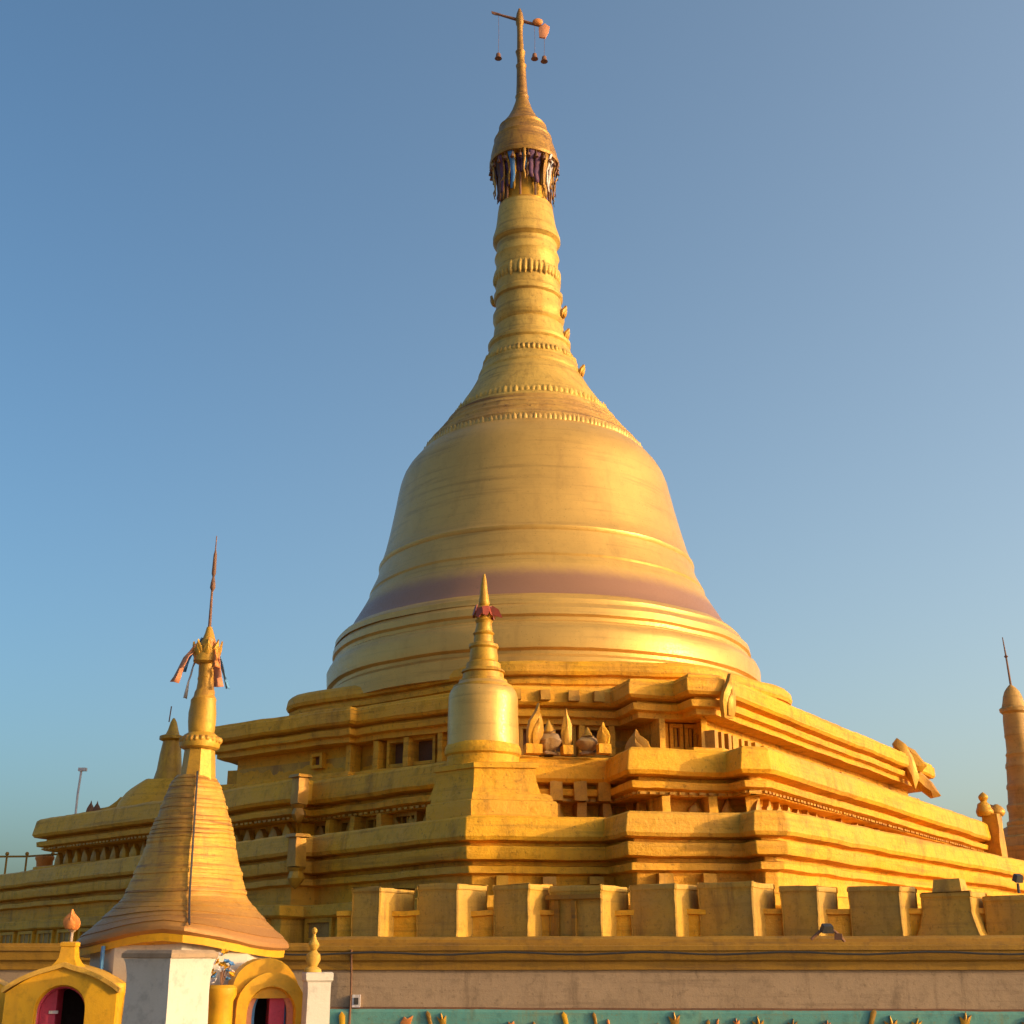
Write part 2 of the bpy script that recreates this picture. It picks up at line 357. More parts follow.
# blocks and posts that break up the stepped corner
corbels(p1, .09, NL, (.2, 1.15, 2.1, 2.95), E+8.16, E+8.50, .34, .22, M['ornament'], t1, 'panel_post')
corbels(p1, -1.0, NL, (1.02, 2.1, 3.1), E+6.46, E+7.46, .2, .75, M['terrace'], t1, 'pilaster')
corbels(p1, -1.0, NL+2, (.02, 1.62), E+6.46, E+7.46, .22, .85, M['terrace'], t1, 'pilaster')
corbels(p2, -.32, NL, (1.9, 2.65, 3.4), E+4.72, E+5.30, .42, .42, M['ornament'], t2)
corbels(p2, -.9, NL, (1.7, 2.5, 3.3), E+4.05, E+4.68, .3, .75, M['ornament'], t2, 'pilaster')
corbels(p2, -.9, NL+2, (.1, 1.55, 2.75), E+4.05, E+4.68, .28, .8, M['terrace'], t2, 'pilaster')
corbels(p2, -.9, NL-1, (.05, 1.5, 2.9, 4.3), E+4.05, E+4.68, .22, .8, M['terrace'], t2, 'pilaster')
corbels(p1, -1.0, NL-1, (.2, 1.5, 2.9, 4.4, 5.6), E+6.46, E+7.46, .24, .6, M['terrace'], t1, 'pilaster')
corbels(p3, -.33, NL, (.6, 1.9, 3.2), E+1.8, E+2.28, .4, .3, M['ornament'], t3)
corbels(p3, -.33, NL+2, (.5, 1.7, 2.9), E+1.8, E+2.28, .4, .3, M['ornament'], t3)
# second terrace, left face: lattice recess
a, d, n, L = edge_of(p2, -.90, NL-1)
for s in (.3, 1.7, 3.1, 4.5):
    if s+1.2 < L: wall_frame(a, d, n, s, s+1.2, E+4.07, E+4.7, M['ornament'], t2, dep=.3, bars=3)
# lowest terrace, left face: long framed panels
a, d, n, L = edge_of(p3, .41, NL-1)
for s in (.2, 2.0, 3.8, 5.6): 
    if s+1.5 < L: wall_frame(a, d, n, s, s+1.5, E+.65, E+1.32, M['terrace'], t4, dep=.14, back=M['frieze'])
a, d, n, L = edge_of(p3, .41, 0)
for k in range(14):
    s = L - 2.2 - k*2.1
    if s > 0: wall_frame(a, d, n, s, s+1.6, E+.65, E+1.32, M['terrace'], t4, dep=.14, bars=2, back=M['frieze'])

# antefixes: upright carved leaves on the terrace corners
def antefix(c, hgt, wid, az, parent, lean=0.0, mat=None, name='corner_leaf'):
    ax = Vector((math.cos(az), math.sin(az), 0)); n = Vector((ax.y, -ax.x, 0)); up = (Vector((0,0,1)) + n*lean).normalized()
    prof = [(-.34,0),(-.46,.18),(-.5,.38),(-.42,.58),(-.26,.74),(-.12,.86),(0,1.04),(.1,.84),(.24,.74),(.42,.58),(.5,.38),(.46,.18),(.34,0)]
    mb = MB(); mb.plate([(x*wid, y*hgt) for x, y in prof], c, ax, up, .22*wid, .1*wid)
    mb.plate([(x*wid*.55, y*hgt*.62+.06*hgt) for x, y in prof], Vector(c) - n*0 + ax.cross(up)*.2*wid, ax, up, .1*wid, .06*wid)
    return mb.warp(.03, 2.5).build(name, mat or M['ornament'], parent)
def corner(poly, i, off, z): 
    q = offset_poly(poly, off)[i]; return Vector((q.x, q.y, z))
iR1 = NL + len(f1)      # right far corner index
for kk, ol in enumerate(([(893,743),(897,738),(906,745),(913,758),(919,778),(915,790),(905,772),(898,758)], [(905,746),(914,751),(926,766),(921,772),(914,771),(907,760)], [(907,766),(919,771),(932,783),(941,796),(933,798),(921,790),(911,781)])):
    q0 = at(912, 770, 56.9 + .28*kk); pl = []
    for px, py in reversed(ol):
        q = at(px, py, q0.y); pl.append((q.x - q0.x, q.z - q0.z))
    MB().plate(pl, q0, (1, .12*(kk-1), 0), (0, 0, 1), .3, .16).warp(.03, 2).build('corner_leaf', M['ornament'], t1)
antefix(corner(p1, iR1-1, .1, E+7.3), 1.35, .62, R(40), t1, .12)
antefix(corner(p1, NL+2, -.3, E+6.15), .9, .8, R(-20), t1, .1)
for pl, par, z in ((p2, t2, E+5.25), (p3, t3, E+2.95)):
    c = corner(pl, 1, .02, z) + Vector((.28, -.22, 0))
    MB().box(c + Vector((0,0,.35)), (.42,.42,.9), R(45), .9).subdiv(3).warp(.03, 3).build('corner_post', M['ornament'], par)
    MB().box(c + Vector((0,0,.84)), (.6,.6,.1), R(45), .85).subdiv(2).warp(.02, 4).build('post_cap', M['ornament'], par)
    MB().lathe([(.02,c.z-.75),(.16,c.z-.66),(.27,c.z-.45),(.22,c.z-.25),(.3,c.z-.13)], (c.x, c.y), 10).warp(.05, 3).build('pendant', M['ornament'], par)
antefix(corner(p2, iR1, -.2, E+6.05), .9, .8, R(30), t2, .3)

# ------------------------------------------------------------------ main pagoda: rings, bell, spire, crown
LEAN = (-.0225, 0); Z0 = E + 8.0
def lp(tab, Y=AY):
    out = []
    for y, hw in tab:
        v = (512 - y)/FPX; t = Y/(CP - v*SP); r = hw/FPX*t
        out.append((r/math.sqrt(1 + (r/t)**2), EYE + ratio(y)*Y))
    return out
def smooth_prof(p, k=4):
    out = []
    for i in range(len(p)-1):
        p0, p1_, p2_, p3_ = p[max(i-1,0)], p[i], p[i+1], p[min(i+2,len(p)-1)]
        for j in range(k):
            t = j/k
            out.append(tuple(.5*((2*p1_[a]) + (-p0[a]+p2_[a])*t + (2*p0[a]-5*p1_[a]+4*p2_[a]-p3_[a])*t*t + (-p0[a]+3*p1_[a]-3*p2_[a]+p3_[a])*t**3) for a in (0,1)))
    out.append(p[-1]); return out
def turned(tab, name, mat, parent, sm=0, n=112, amp=.03, Y=AY, dx=0.0):
    pr = lp(tab, Y)
    if sm: pr = smooth_prof(pr, sm)
    mb = MB().lathe(pr, (AX + dx, AY), n, LEAN, Z0)
    return mb.warp(amp, .5, amp*.35, 2.2).build(name, mat, parent, sharp=32)
turned([(720,217),(704,217),(701,214),(698,214),(696,217.5),(682,217.5),(677,215),(674,211)], 'base_ring', M['bell'], pagoda, dx=.15)
turned([(677,212.5),(673,211),(671,208),(668,208),(666,210),(660,209),(656,205),(653,201)], 'base_ring', M['bell'], pagoda, dx=.1)
turned([(656,205),(653,204),(651,204),(648,201),(645,196)], 'base_ring', M['bell'], pagoda)
zb0, zb1 = EYE + ratio(648)*AY, EYE + ratio(625)*AY
M['band'] = painted('maroon_band', (.63,.36,.092), (.55,.315,.082), stain=(.30,.18,.06), samt=.3, dirt=.2, hs=.4, patch=.2, rough=.4, metal=.25, bump=.1, band=(zb1+.05, zb1+.75, (.34,.165,.095)))
turned([(649,198),(640,190),(630,183.5),(620,177),(612,172)], 'maroon_band', M['band'], pagoda, sm=3)
bell = turned([(614,173),(604,167.5),(602,168),(600,167),(588,160.5),(578,157),(576,157.8),(574,157.8),(572,155.5),(560,151),(545,146.5),(530,142.5),(516,139),(503,136),(493,133.5),(484,130),(476,125),(468,118),(460,109),(455,103)], 'bell', M['bell'], pagoda)
turned([(462,111),(459,108.5),(457,107.5),(454,107.5),(452,105.5),(450,104.5),(448,100),(445,98),(443,98),(441,94),(438,92),(436,92),(434,88.5),(431,86),(428,86)], 'shoulder_ring', M['shoulder'], pagoda)
turned([(432,86),(424,79.5),(416,74),(408,69),(398,62),(388,56),(380,51.5)], 'bell_cap', M['spire'], pagoda, sm=3)
spire = turned([(382,52),(379,52.5),(376,51),(373,48),(366,46),(358,42),(352,39.5),(350,41),(347,41),(345,38),(338,35.5),(331,34.5),(329,32.5),(327,34),(322,35.5),(317,35.5),(312,33),(304,32.5),(302,34.5),(298,34.5),(295,32),(284,31.5),(280,33),(277,33),(274,30.5),(264,30.5),(261,32),(258,31),(254,29.5),(248,30),(245,33.5),(241,33.5),(236,32),(230,30),(222,29),(214,28),(211,27.5),(209,25)], 'spire', M['spire'], pagoda, amp=.05)
# carved relief around the shoulder and the spire
def relief(y, hw, hgt, cnt, name, mat, parent, amp=.12, flip=1, n=None):
    (r, z), = lp([(y, hw)]); cx = AX + LEAN[0]*(z - Z0); n = cnt*6; rs = []
    ph = [random.uniform(.55, 1.15) for _ in range(cnt)]
    for t in (0, .12, .4, .7, .9, 1.0):
        rg = []
        for i in range(n):
            a = 2*math.pi*i/n; u = (i % 6)/6; k = ph[i//6]; sc = abs(math.sin(math.pi*u))
            prof = (0, .7, 1.0, .8, .35, 0)[(0, .12, .4, .7, .9, 1.0).index(t)]
            rr = r - .06 + amp*prof*(sc**.6)*k + .02; zz = z + flip*hgt*(t - .5)*(.45 + .55*sc*k)
            rg.append((cx + rr*math.cos(a), AY + rr*math.sin(a), zz))
        rs.append(rg)
    return MB().rings(rs, False, False).warp(.03, 2.5).build(name, mat, parent, sharp=50)
relief(462, 111, .6, 150, 'petal_band', M['bell'], pagoda, .04, -1)
relief(446, 98, .3, 120, 'petal_band', M['shoulder'], pagoda, .06)
relief(422, 78.5, .55, 90, 'petal_band', M['spire'], pagoda, .07)
relief(281, 32.8, .75, 40, 'petal_band', M['spire'], pagoda, .12)
relief(366, 46.6, .35, 60, 'petal_band', M['spire'], pagoda, .09)
for (y, hw, a0) in ((378,52,-.35),(339,37,-.3),(318,36,-.4),(296,34,2.9)):
    (r, z), = lp([(y, hw)]); cx = AX + LEAN[0]*(z-Z0)
    antefix((cx + r*math.cos(a0), AY + r*math.sin(a0), z-.3), .55, .45, a0 + math.pi/2, spire, .3)
# crown (hti)
def axis(y, dx=0):
    z = EYE + ratio(y)*AY; return Vector((AX + LEAN[0]*(z-Z0) + dx*.045, AY, z))
crown = turned([(169,30),(168.5,34.5),(167,35.2),(165,35),(163.5,33.6),(158,33.2),(150,31),(144,28.5),(142,29),(140,27.5),(132,23.5),(130,24),(128,21.5),(120,15),(112,10.5),(104,7.6),(100,6.4),(98,7.0),(96,6)], 'crown', M['crown'], pagoda, n=48, amp=.06)
turned([(214,26),(212,27),(209,27),(207,22),(195,20.5),(180,20),(166,20)], 'crown_neck', M['ornament'], pagoda, n=48)
turned([(98,6),(84,5.2),(70,4.6),(66,5.4),(64,3.8),(58,3.8),(54,4.4),(52,5.0),(50,3.4),(34,2.9),(26,3.0),(24,3.9),(20,4.1),(14,3.2),(9,1.2)], 'finial', M['crown'], pagoda, n=16, amp=.03)
# cloth and bells hung round the crown
cols = ['purple','crown','rust','palecloth','roofgold','purple','red','purple','roofgold','crown','purple','ornament','bluecloth','purple','rust']
ztop = EYE + ratio(166)*AY
for k in range(62):
    a = 2*math.pi*k/62 + random.uniform(-.05,.05); z = ztop - random.uniform(0,.1)
    cx = AX + LEAN[0]*(z-Z0); r = random.uniform(1.3, 1.62); ln = random.uniform(1.3, 2.5) * (.7 if abs(a-4.9) < .45 else 1); wd = random.uniform(.10, .32)
    pts = []; n_ = 6
    for j in range(n_+1):
        t = j/n_; rr = r - .2*math.sin(t*2.0) + random.uniform(-.05,.05); sw = random.uniform(-.04,.04)
        for s in (-1, 1):
            aa = a + s*wd/2/r*(1-.3*t) + sw
            pts.append((cx + rr*math.cos(aa), AY + rr*math.sin(aa), z - ln*t))
    fr = [(2*j, 2*j+1, 2*j+3, 2*j+2) for j in range(n_)]
    mb = MB(); mb.add(pts, fr); o = mb.build('hanging_cloth', M[random.choice(cols)], crown)
    md = o.modifiers.new('thickness', 'SOLIDIFY'); md.thickness = .03
for k in range(26):
    a = 2*math.pi*k/26; (r, z), = lp([(169, 33.5)]); cx = AX + LEAN[0]*(z-Z0); c = Vector((cx + r*math.cos(a), AY + r*math.sin(a), z))
    MB().lathe([(.015,c.z+.05),(.015,c.z-.14),(.06,c.z-.18),(.08,c.z-.3),(.10,c.z-.34)], (c.x, c.y), 8).build('crown_bell', M['rust'], crown)
for k in range(10):
    a = 2*math.pi*k/10+.1; (r, z0), = lp([(210, 24)]); (r1, z1), = lp([(168, 25)]); cx = AX + LEAN[0]*(z0-Z0)
    MB().tube([(cx+r*math.cos(a), AY+r*math.sin(a), z0), (cx+r*math.cos(a), AY+r*math.sin(a), z1)], .05, 6).build('crown_post', M['rust'], crown)
# vane and its hanging bells
vane = MB(); A_, B_ = axis(14, -25), axis(27, 26)
mid_ = axis(21)
vane.tube([A_, A_.lerp(B_, .5), B_], [.05,.085,.06], 8)
vane.plate([(-.22,-.03),(-.05,-.07),(.2,-.05),(.2,.05),(-.05,.08),(-.28,.1)], A_, (1,0,-.22), (.22,0,1), .05)
vo = vane.build('weather_vane', M['rust'], pagoda)
d_ = MB().ball(A_.lerp(B_, .87) + Vector((0,-.05,.16)), .26, 1, .5, .75); d_.build('vane_disc', M['orange'], vo)
fl = MB().plate([(-.2,-.5),(-.28,.05),(0,.3),(.25,.1),(.22,-.2),(.1,-.55)], B_ + Vector((.02,0,-.12)), (1,0,0), (.1,0,1), .1, .05); fl.build('vane_tassel', M['orangecloth'], vo)
for p, ln in ((B_, 1.75), (A_.lerp(B_, .80), 1.75), (A_ + Vector((.1,0,0)), 2.35)):
    q = p - Vector((0,0,ln)); wo = MB().tube([p, p.lerp(q,.5)+Vector((.02,0,0)), q], .009, 5).build('bell_wire', M['rust'], vo)
    MB().lathe([(.03,q.z+.05),(.1,q.z),(.13,q.z-.2),(.18,q.z-.28),(.02,q.z-.28)], (q.x, q.y), 10).build('wind_bell', M['rust'], wo)

# ------------------------------------------------------------------ ornaments standing on the second terrace recess
def urn(px, py, Y, h, r, label, mat):
    p = at(px, py, Y); p.z = E + 6.08
    t = thing('lotus_urn', label, 'urn', p, 'carved urns on the terrace ledge')
    MB().lathe([(r*.7,p.z),(r*.75,p.z+h*.08),(r*.4,p.z+h*.16),(r*.9,p.z+h*.42),(r,p.z+h*.58),(r*.7,p.z+h*.78),(r*.45,p.z+h*.84),(r*.6,p.z+h*.9)], (p.x,p.y), 28).warp(.07, 3.2, .035, 9).build('bowl', mat, t)
    MB().lathe([(r*.5,p.z+h*.86),(r*.42,p.z+h*1.0),(r*.2,p.z+h*1.2),(.02,p.z+h*1.35)], (p.x,p.y), 14).warp(.03, 4).build('bud', M['ornament'], t)
M['stucco'] = painted('worn_stucco', (.36,.20,.06), (.27,.18,.12), stain=(.16,.08,.05), samt=.5, dirt=.6, rough=.75, size=.4, bump=.5)
urn(549, 765, 40.2, .8, .4, 'worn grey stucco urn just right of the small terrace stupa', M['stucco'])
urn(588, 765, 40.2, .66, .36, 'worn grey stucco urn beside the stepped corner of the upper terrace', M['stucco'])
def flame(px, Y, h, label, wide=.5, lean=-.05, az=15, mat='ornament'):
    p = at(px, 760, Y); p.z = E + 6.08
    t = thing('flame_ornament', label, 'ornament', p, 'flame ornaments on the terrace ledge')
    MB().box((p.x, p.y, p.z+.14), (h*wide*.9,.4,.28), .2).warp(.02,3).build('pedestal', M['terrace'], t)
    antefix((p.x, p.y, p.z+.26), h, h*wide, R(az), t, lean, M[mat], 'leaf')
flame(533, 39.9, 1.25, 'tall golden flame ornament leaning beside the small terrace stupa', .45, .25, 35)
flame(567, 40.1, 1.15, 'slender golden flame ornament between the two worn stucco urns', .3, 0, 10)
flame(604, 39.9, .7, 'short stubby flame ornament next to the shaded terrace step', .6, 0, -20, 'terrace')

# ------------------------------------------------------------------ small stupa standing on the near terrace corner
CY = 38.1; cz = E + 3.88; cc = at(483, 740, CY)
cs = thing('terrace_stupa', 'small golden stupa with red collar standing on near terrace corner', 'stupa', (cc.x, CY, cz))
dR = Vector((math.cos(R(10)), math.sin(R(10)), 0)); dL = Vector((-math.cos(R(46)), math.sin(R(46)), 0))
def corner_rings(near, spec):
    rs = []
    for o, wr, wl, z in spec:      # o: how far the near corner is drawn in
        n0 = Vector((near.x, near.y, z)) + dR*o*.6 + dL*o*.6 + Vector((0, o*.5, 0))
        rs.append([n0, n0+dR*wr, n0+dR*wr+dL*wl, n0+dL*wl])
    return rs
n1 = at(471, 800, 36.55)
MB().rings(corner_rings(n1, [(.0,2.45,1.9,cz-.06),(.0,2.45,1.9,cz+.36),(.03,2.40,1.86,cz+.44),(.1,2.3,1.75,cz+.47),(.12,2.26,1.72,cz+.60),(.16,2.1,1.66,cz+.66),(.3,1.8,1.5,cz+.68)])).warp(.02,1.2).build('plinth', M['terrace'], cs, sharp=25)
n2 = at(473, 780, 36.75)
MB().rings(corner_rings(n2, [(.0,1.95,1.9,cz+.6),(.04,1.88,1.8,cz+.78),(.09,1.8,1.7,cz+1.0),(.12,1.74,1.64,cz+1.3),(.12,1.74,1.64,cz+1.36),(.06,1.86,1.76,cz+1.38),(.06,1.86,1.76,cz+1.52),(.2,1.6,1.5,cz+1.56)])).warp(.02,1.2).build('plinth_block', M['terrace'], cs, sharp=25)
MB().lathe(prof_at([(768,36),(758,36),(756,38),(752,38.5),(749,37.8),(746,36.2)], CY), (cc.x, CY), 40).warp(.02,2).build('base_ring', M['terrace'], cs, sharp=25)
MB().lathe(smooth_prof(prof_at([(750,36.5),(740,36),(715,35),(700,34.5),(692,32.5),(687,28),(682,23)], CY), 3), (cc.x, CY), 48).warp(.02,1.5).build('bell', M['bell'], cs)
MB().lathe(prof_at([(690,31),(687,30),(686,25),(681,24),(680,21),(674,20),(673,22),(671,21),(669,17.5),(664,17),(662,14),(659,14.5),(650,13.5),(648,15),(645,14.5),(643,10),(636,9.5),(634,11),(632,9),(624,7.5),(621,9),(619,6.5),(612,6)], CY), (cc.x, CY), 32).warp(.02,2).build('spire', M['roofgold'], cs)
hz = prof_at([(616,9.5),(612,9),(608,8),(606,4.5),(604,5.5),(600,5),(596,4.2),(588,3.4),(580,2.4),(574,.8)], CY)
h = MB().lathe(hz, (cc.x, CY), 16).warp(.015,3).build('crown', M['roofgold'], cs)
mb = MB(); z = EYE + ratio(611)*CY
for k in range(9):
    a = k*.7; r = .27; mb.plate([(-.09,-.2),(-.1,.08),(.09,.1),(.12,-.1),(.03,-.24)], (cc.x + r*math.cos(a), CY + r*math.sin(a), z + random.uniform(-.05,.08)), (-math.sin(a), math.cos(a), 0), (math.cos(a)*-.3, math.sin(a)*-.3, 1), .03)
mb.plate([(0,-.1),(.2,-.2),(.42,-.26),(.3,.0),(.1,.12)], (cc.x+.15, CY-.2, z), (1,-.1,-.05), (0,0,1), .03)
mb.build('red_collar', M['red'], cs)

# ------------------------------------------------------------------ platform wall with merlons along the front
WY = 28.0; rotw = R(-6)
def wp(x, dy, z):       # wall-local: x along, dy behind the face
    return Vector((x*math.cos(rotw) - dy*math.sin(rotw), WY + x*math.sin(rotw) + dy*math.cos(rotw), z))
pw = thing('platform_wall', 'long low painted platform wall below the terraces with chunky merlons on top', 'wall', (0, WY, 0))
X0, X1 = -26.0, 24.0
def wall_run(prof, name, mat, back=1.2, step=.7, amp=.012):
    n = int((X1-X0)/step); rs = []
    for k in range(n+1):
        x = X0 + (X1-X0)*k/n
        rs.append([wp(x, -o, z) for o, z in prof] + [wp(x, back, prof[-1][1]), wp(x, back, prof[0][1])])
    return MB().rings(rs).warp(amp, .9, amp*.5, 3).build(name, mat, pw, sharp=30)
cor = wall_run([(.0,E-.10),(.05,E-.09),(.07,E+.06),(.16,E+.1),(.2,E+.26),(.24,E+.28),(.25,E+.36),(.2,E+.38),(.2,E+.43)], 'cornice', M['ochre'], back=3.6)
plw = wall_run([(-.02,E-.85),(-.02,E-.095)], 'plaster_wall', M['plaster'])
tw = wall_run([(.10,0),(.10,E-.90),(.06,E-.848)], 'teal_course', M['teal'])
wall_run([(.0,E-.86),(.05,E-.85),(.05,E-.82),(.0,E-.81)], 'wall_lip', M['rust'])
for k in range(46):         # painted relief flowers on the teal course
    x = -3.4 + k*.42 + random.uniform(-.12,.12)
    if random.random() < .25: continue
    s = random.uniform(.4,1.1); z = E - 1.27 + random.uniform(-.03,.14)
    sh = random.choice([[(-.05,0),(-.1,.2),(-.02,.12),(.02,.28),(.05,.12),(.12,.22),(.05,0)], [(-.04,0),(-.05,.26),(0,.32),(.05,.26),(.04,0)], [(-.1,.02),(-.07,.14),(.0,.1),(.09,.16),(.1,.0)]])
    MB().plate([(a*s*1.1, b*s*1.15) for a, b in sh], wp(x, -.115, z), (1,-.1,0), (random.uniform(-.35,.35),0,1), .05, .015).build('flower_relief', random.choice([M['yellow'], M['ochre'], M['orange'], M['ornament']]), tw)
merl = [(350,380,887,.9),(416,457,884,1.0),(493,528,884,.8),(550,600,886,1.0),(632,674,884,1.0),(702,750,882,1.0),(784,816,886,.95),(854,897,886,1.0),(927,968,892,1.2),(990,1032,896,1.1)]
RM = R(-33)
for i, (xa, xb, yt, fl_) in enumerate(merl):
    YM = WY + 1.15 - ((xa+xb)/2-512)/FPX*WY*math.tan(R(6)); pm = at((xa+xb)/2, 915, YM); wd = (xb-xa)/FPX*YM/1.04/math.cos(RM)*1.04
    zt = EYE + ratio(yt)*YM; z0 = E + .40; dpt = 1.15*random.uniform(.9,1.1)
    ux = Vector((math.cos(RM), math.sin(RM), 0)); uy = Vector((-math.sin(RM), math.cos(RM), 0)); c0 = Vector((pm.x, pm.y, 0))
    rs = []; H = zt - z0
    fb = .16 if i == 8 else .0
    for t, k in ((0,fb+.04),(.1,fb+.04),(.115,fb*.9),(.35,fb*.4),(.6,0),(.9,0),(.915,.018),(.985,.018),(1.0,.0)):
        a, b = wd/2 + k, dpt/2 + k*.6
        ring = []
        for sx, sy in ((-1,-1),(1,-1),(1,1),(-1,1)):
            for e in ((-.0 if sx*sy > 0 else 1), (1 if sx*sy > 0 else 0)):
                rr = .03
                ring.append(c0 + ux*(sx*(a - (rr if e == 0 else 0))) + uy*(dpt*.5 + sy*(b - (rr if e == 1 else 0))) + Vector((0,0,z0 + H*t + (random.uniform(-.03,.03) if t > .95 else 0))))
        rs.append(ring)
    mo = MB().rings(rs).subdiv(3).warp(.02, 1.6, .014, 7).build('merlon', M['merlon'], pw, sharp=42)
    if i == 8:
        pc = c0 + uy*.4; q = MB().box((pc.x, pc.y, zt+.12), (wd*.6, .5, .3), RM, .85).warp(.03, 3); q.build('cap_stone', M['merlon'], mo)
    if i == 3:
        for s in (-.32, .0):
            pf = c0 + ux*s*wd - uy*.03; MB().box((pf.x, pf.y, z0+.5), (.1,.08,.8), RM).build('pilaster', M['ochre'], mo)
        pf = c0 - uy*.045; MB().box((pf.x, pf.y, z0+.98), (wd*1.02,.1,.09), RM).build('string_course', M['ochre'], mo)
# plinth under the merlons
n = 60; rs = []
for k in range(n+1):
    x = -4.2 + 24*k/n; rs.append([wp(x, dy, z) for dy, z in ((.35,E+.425),(.35,E+.5),(.45,E+.56),(1.6,E+.56),(1.6,E+.425))])
MB().rings(rs).warp(.02, 1).build('merlon_plinth', M['ochre'], pw)
rs = []
for k in range(50):
    x = -4.0 + 24*k/49; zt = E + 1.12 + .05*noise.noise(Vector((x*1.3, 0, 5))); rs.append([wp(x, dy, z) for dy, z in ((1.45,E+.5),(1.45,zt-.12),(1.38,zt-.1),(1.38,zt),(1.85,zt),(1.85,E+.5))])
MB().rings(rs).warp(.02, 1.5, .01, 5).build('parapet', M['terrace'], pw, sharp=30)
# wall pipe, box and cable
px_ = at(351, 985, WY+.3)
pp = tag(MB().tube([(px_.x, WY+.10, E+.3), (px_.x, WY+.27, E-.12), (px_.x+.01, WY+.27, E-.6), (px_.x, WY+.22, .05)], .022, 8).build('drain_pipe', M['rust']), 'thin brown pipe running down the plaster wall beside the white post', 'pipe')
bx = at(354, 1001, WY+.3); eb = thing('socket_box', 'tiny grey electrical box low on the plaster wall', 'electrical box', (bx.x+.02, WY+.34, bx.z-.1))
MB().box((bx.x+.05, WY+.31, bx.z), (.16,.12,.24)).build('box', M['palecloth'], eb); MB().box((bx.x+.05, WY+.245, bx.z+.0), (.09,.02,.13)).build('cover', M['black'], eb)
cab = MB(); pts = []
for k in range(41):
    x = -5.6 + 22*k/40; pts.append(wp(x, -.29, E + .245 - .05*math.sin(k*.62)**2))
cab.tube(pts, .02, 6); tag(cab.build('cable', M['black']), 'black cable strung along the ochre cornice of the platform wall', 'cable')
# floodlight at the foot of a merlon
fp = at(826, 935, 27.2); fp.z = E + .43
fd = thing('floodlight', 'small dark floodlight tangled with wire at a merlon foot', 'floodlight', fp)
MB().tube([fp + Vector((-.3,0,.05)), fp + Vector((-.12,0,.2)), fp + Vector((.1,0,.26)), fp + Vector((.28,0,.12)), fp + Vector((.36,0,.0))], .03, 7).build('bracket', M['rust'], fd)
MB().box(fp + Vector((.02,-.05,.26)), (.24,.16,.14), .2, .8, Matrix.Rotation(.5, 3, 'X')).build('lamp_head', M['black'], fd)
MB().box(fp + Vector((.24,-.02,.1)), (.16,.12,.12), -.3, .9).build('ballast', M['rust'], fd)
fp = at(1019, 893, 28.0); fp.z = E + 1.5
fd = thing('floodlight', 'black floodlight on top of the rightmost merlon at the frame edge', 'floodlight', fp)
MB().tube([fp + Vector((0,0,-.1)), fp + Vector((0,0,.1))], .03, 7).build('bracket', M['black'], fd)
MB().box(fp + Vector((0,-.04,.2)), (.17,.14,.15), .3, .85, Matrix.Rotation(.4, 3, 'X')).build('lamp_head', M['black'], fd)

# ------------------------------------------------------------------ guardian figure and brown spire at the far right
gp = at(993, 836, 60.0); gp.z = E + 5.75
gd = thing('guardian_ornament', 'small golden guardian figure at the far right terrace end', 'statue', gp)
MB().box(gp + Vector((.05,0,-.6)), (.8,.8,2.6), .9, .8).subdiv(3).warp(.07,2).build('pedestal', M['ornament'], gd)
mb = MB().lathe(smooth_prof([(.34,gp.z+.6),(.4,gp.z+.8),(.3,gp.z+1.0),(.26,gp.z+1.12),(.14,gp.z+1.22),(.2,gp.z+1.34),(.22,gp.z+1.44),(.14,gp.z+1.56),(.03,gp.z+1.66)],3), (gp.x-.25, gp.y), 16).warp(.06,2.2)
mb.build('body', M['ornament'], gd)
MB().lathe(smooth_prof([(.3,gp.z+.6),(.38,gp.z+.8),(.26,gp.z+1.0),(.06,gp.z+1.12)],3), (gp.x+.35, gp.y+.2), 14).warp(.06,2.2).build('tail', M['ornament'], gd)

TY = 67.0; tb = at(1026, 800, TY)
tw_ = thing('brown_spire', 'slim brown spire with knob and antenna at the right edge', 'spire', (tb.x, TY, 0))
MB().lathe(prof_at([(850,36),(846,34),(838,32),(836,27),(828,26),(826,22)], TY) , (tb.x, TY), 8, phase=.3).build('base', M['brownstone'], tw_, sharp=20)
MB().lathe([(2.6,0),(2.6,5.0),(2.2,5.2),(2.2,EYE+ratio(848)*TY)], (tb.x, TY), 8, phase=.3).build('plinth', M['brownstone'], tw_, sharp=20)
MB().lathe(prof_at([(838,22),(828,20.5),(826,21.5),(822,21.5),(820,19),(812,18.4),(810,19.2),(806,19),(804,17.2),(790,16.2),(788,17),(785,16.6),(783,15.6),(770,14.6),(768,15.4),(765,15),(763,14.2),(757,13.8),(755,14.6),(752,13.2),(738,12.4),(736,13),(733,12.4),(720,11.4),(714,11),(712,13.6),(709,13.8),(707,11.2),(702,10.6),(697,9.6),(692,7.4),(688,4.6),(685,1.4)], TY), (tb.x, TY), 28, lean=(-.004,0), z0=9).warp(.07,.9,.03,3).build('shaft', M['brownstone'], tw_)
p0 = at(1012, 686, TY); p0.x = tb.x - .004*(p0.z-9)
MB().tube([p0, p0 + Vector((-.06,0,1.6)), p0 + Vector((-.12,0,2.6))], [.06,.045,.025], 7).lathe([(.05,p0.z+1.5),(.11,p0.z+1.56),(.05,p0.z+1.64)], (p0.x-.06, p0.y), 8).build('finial', M['rust'], tw_)

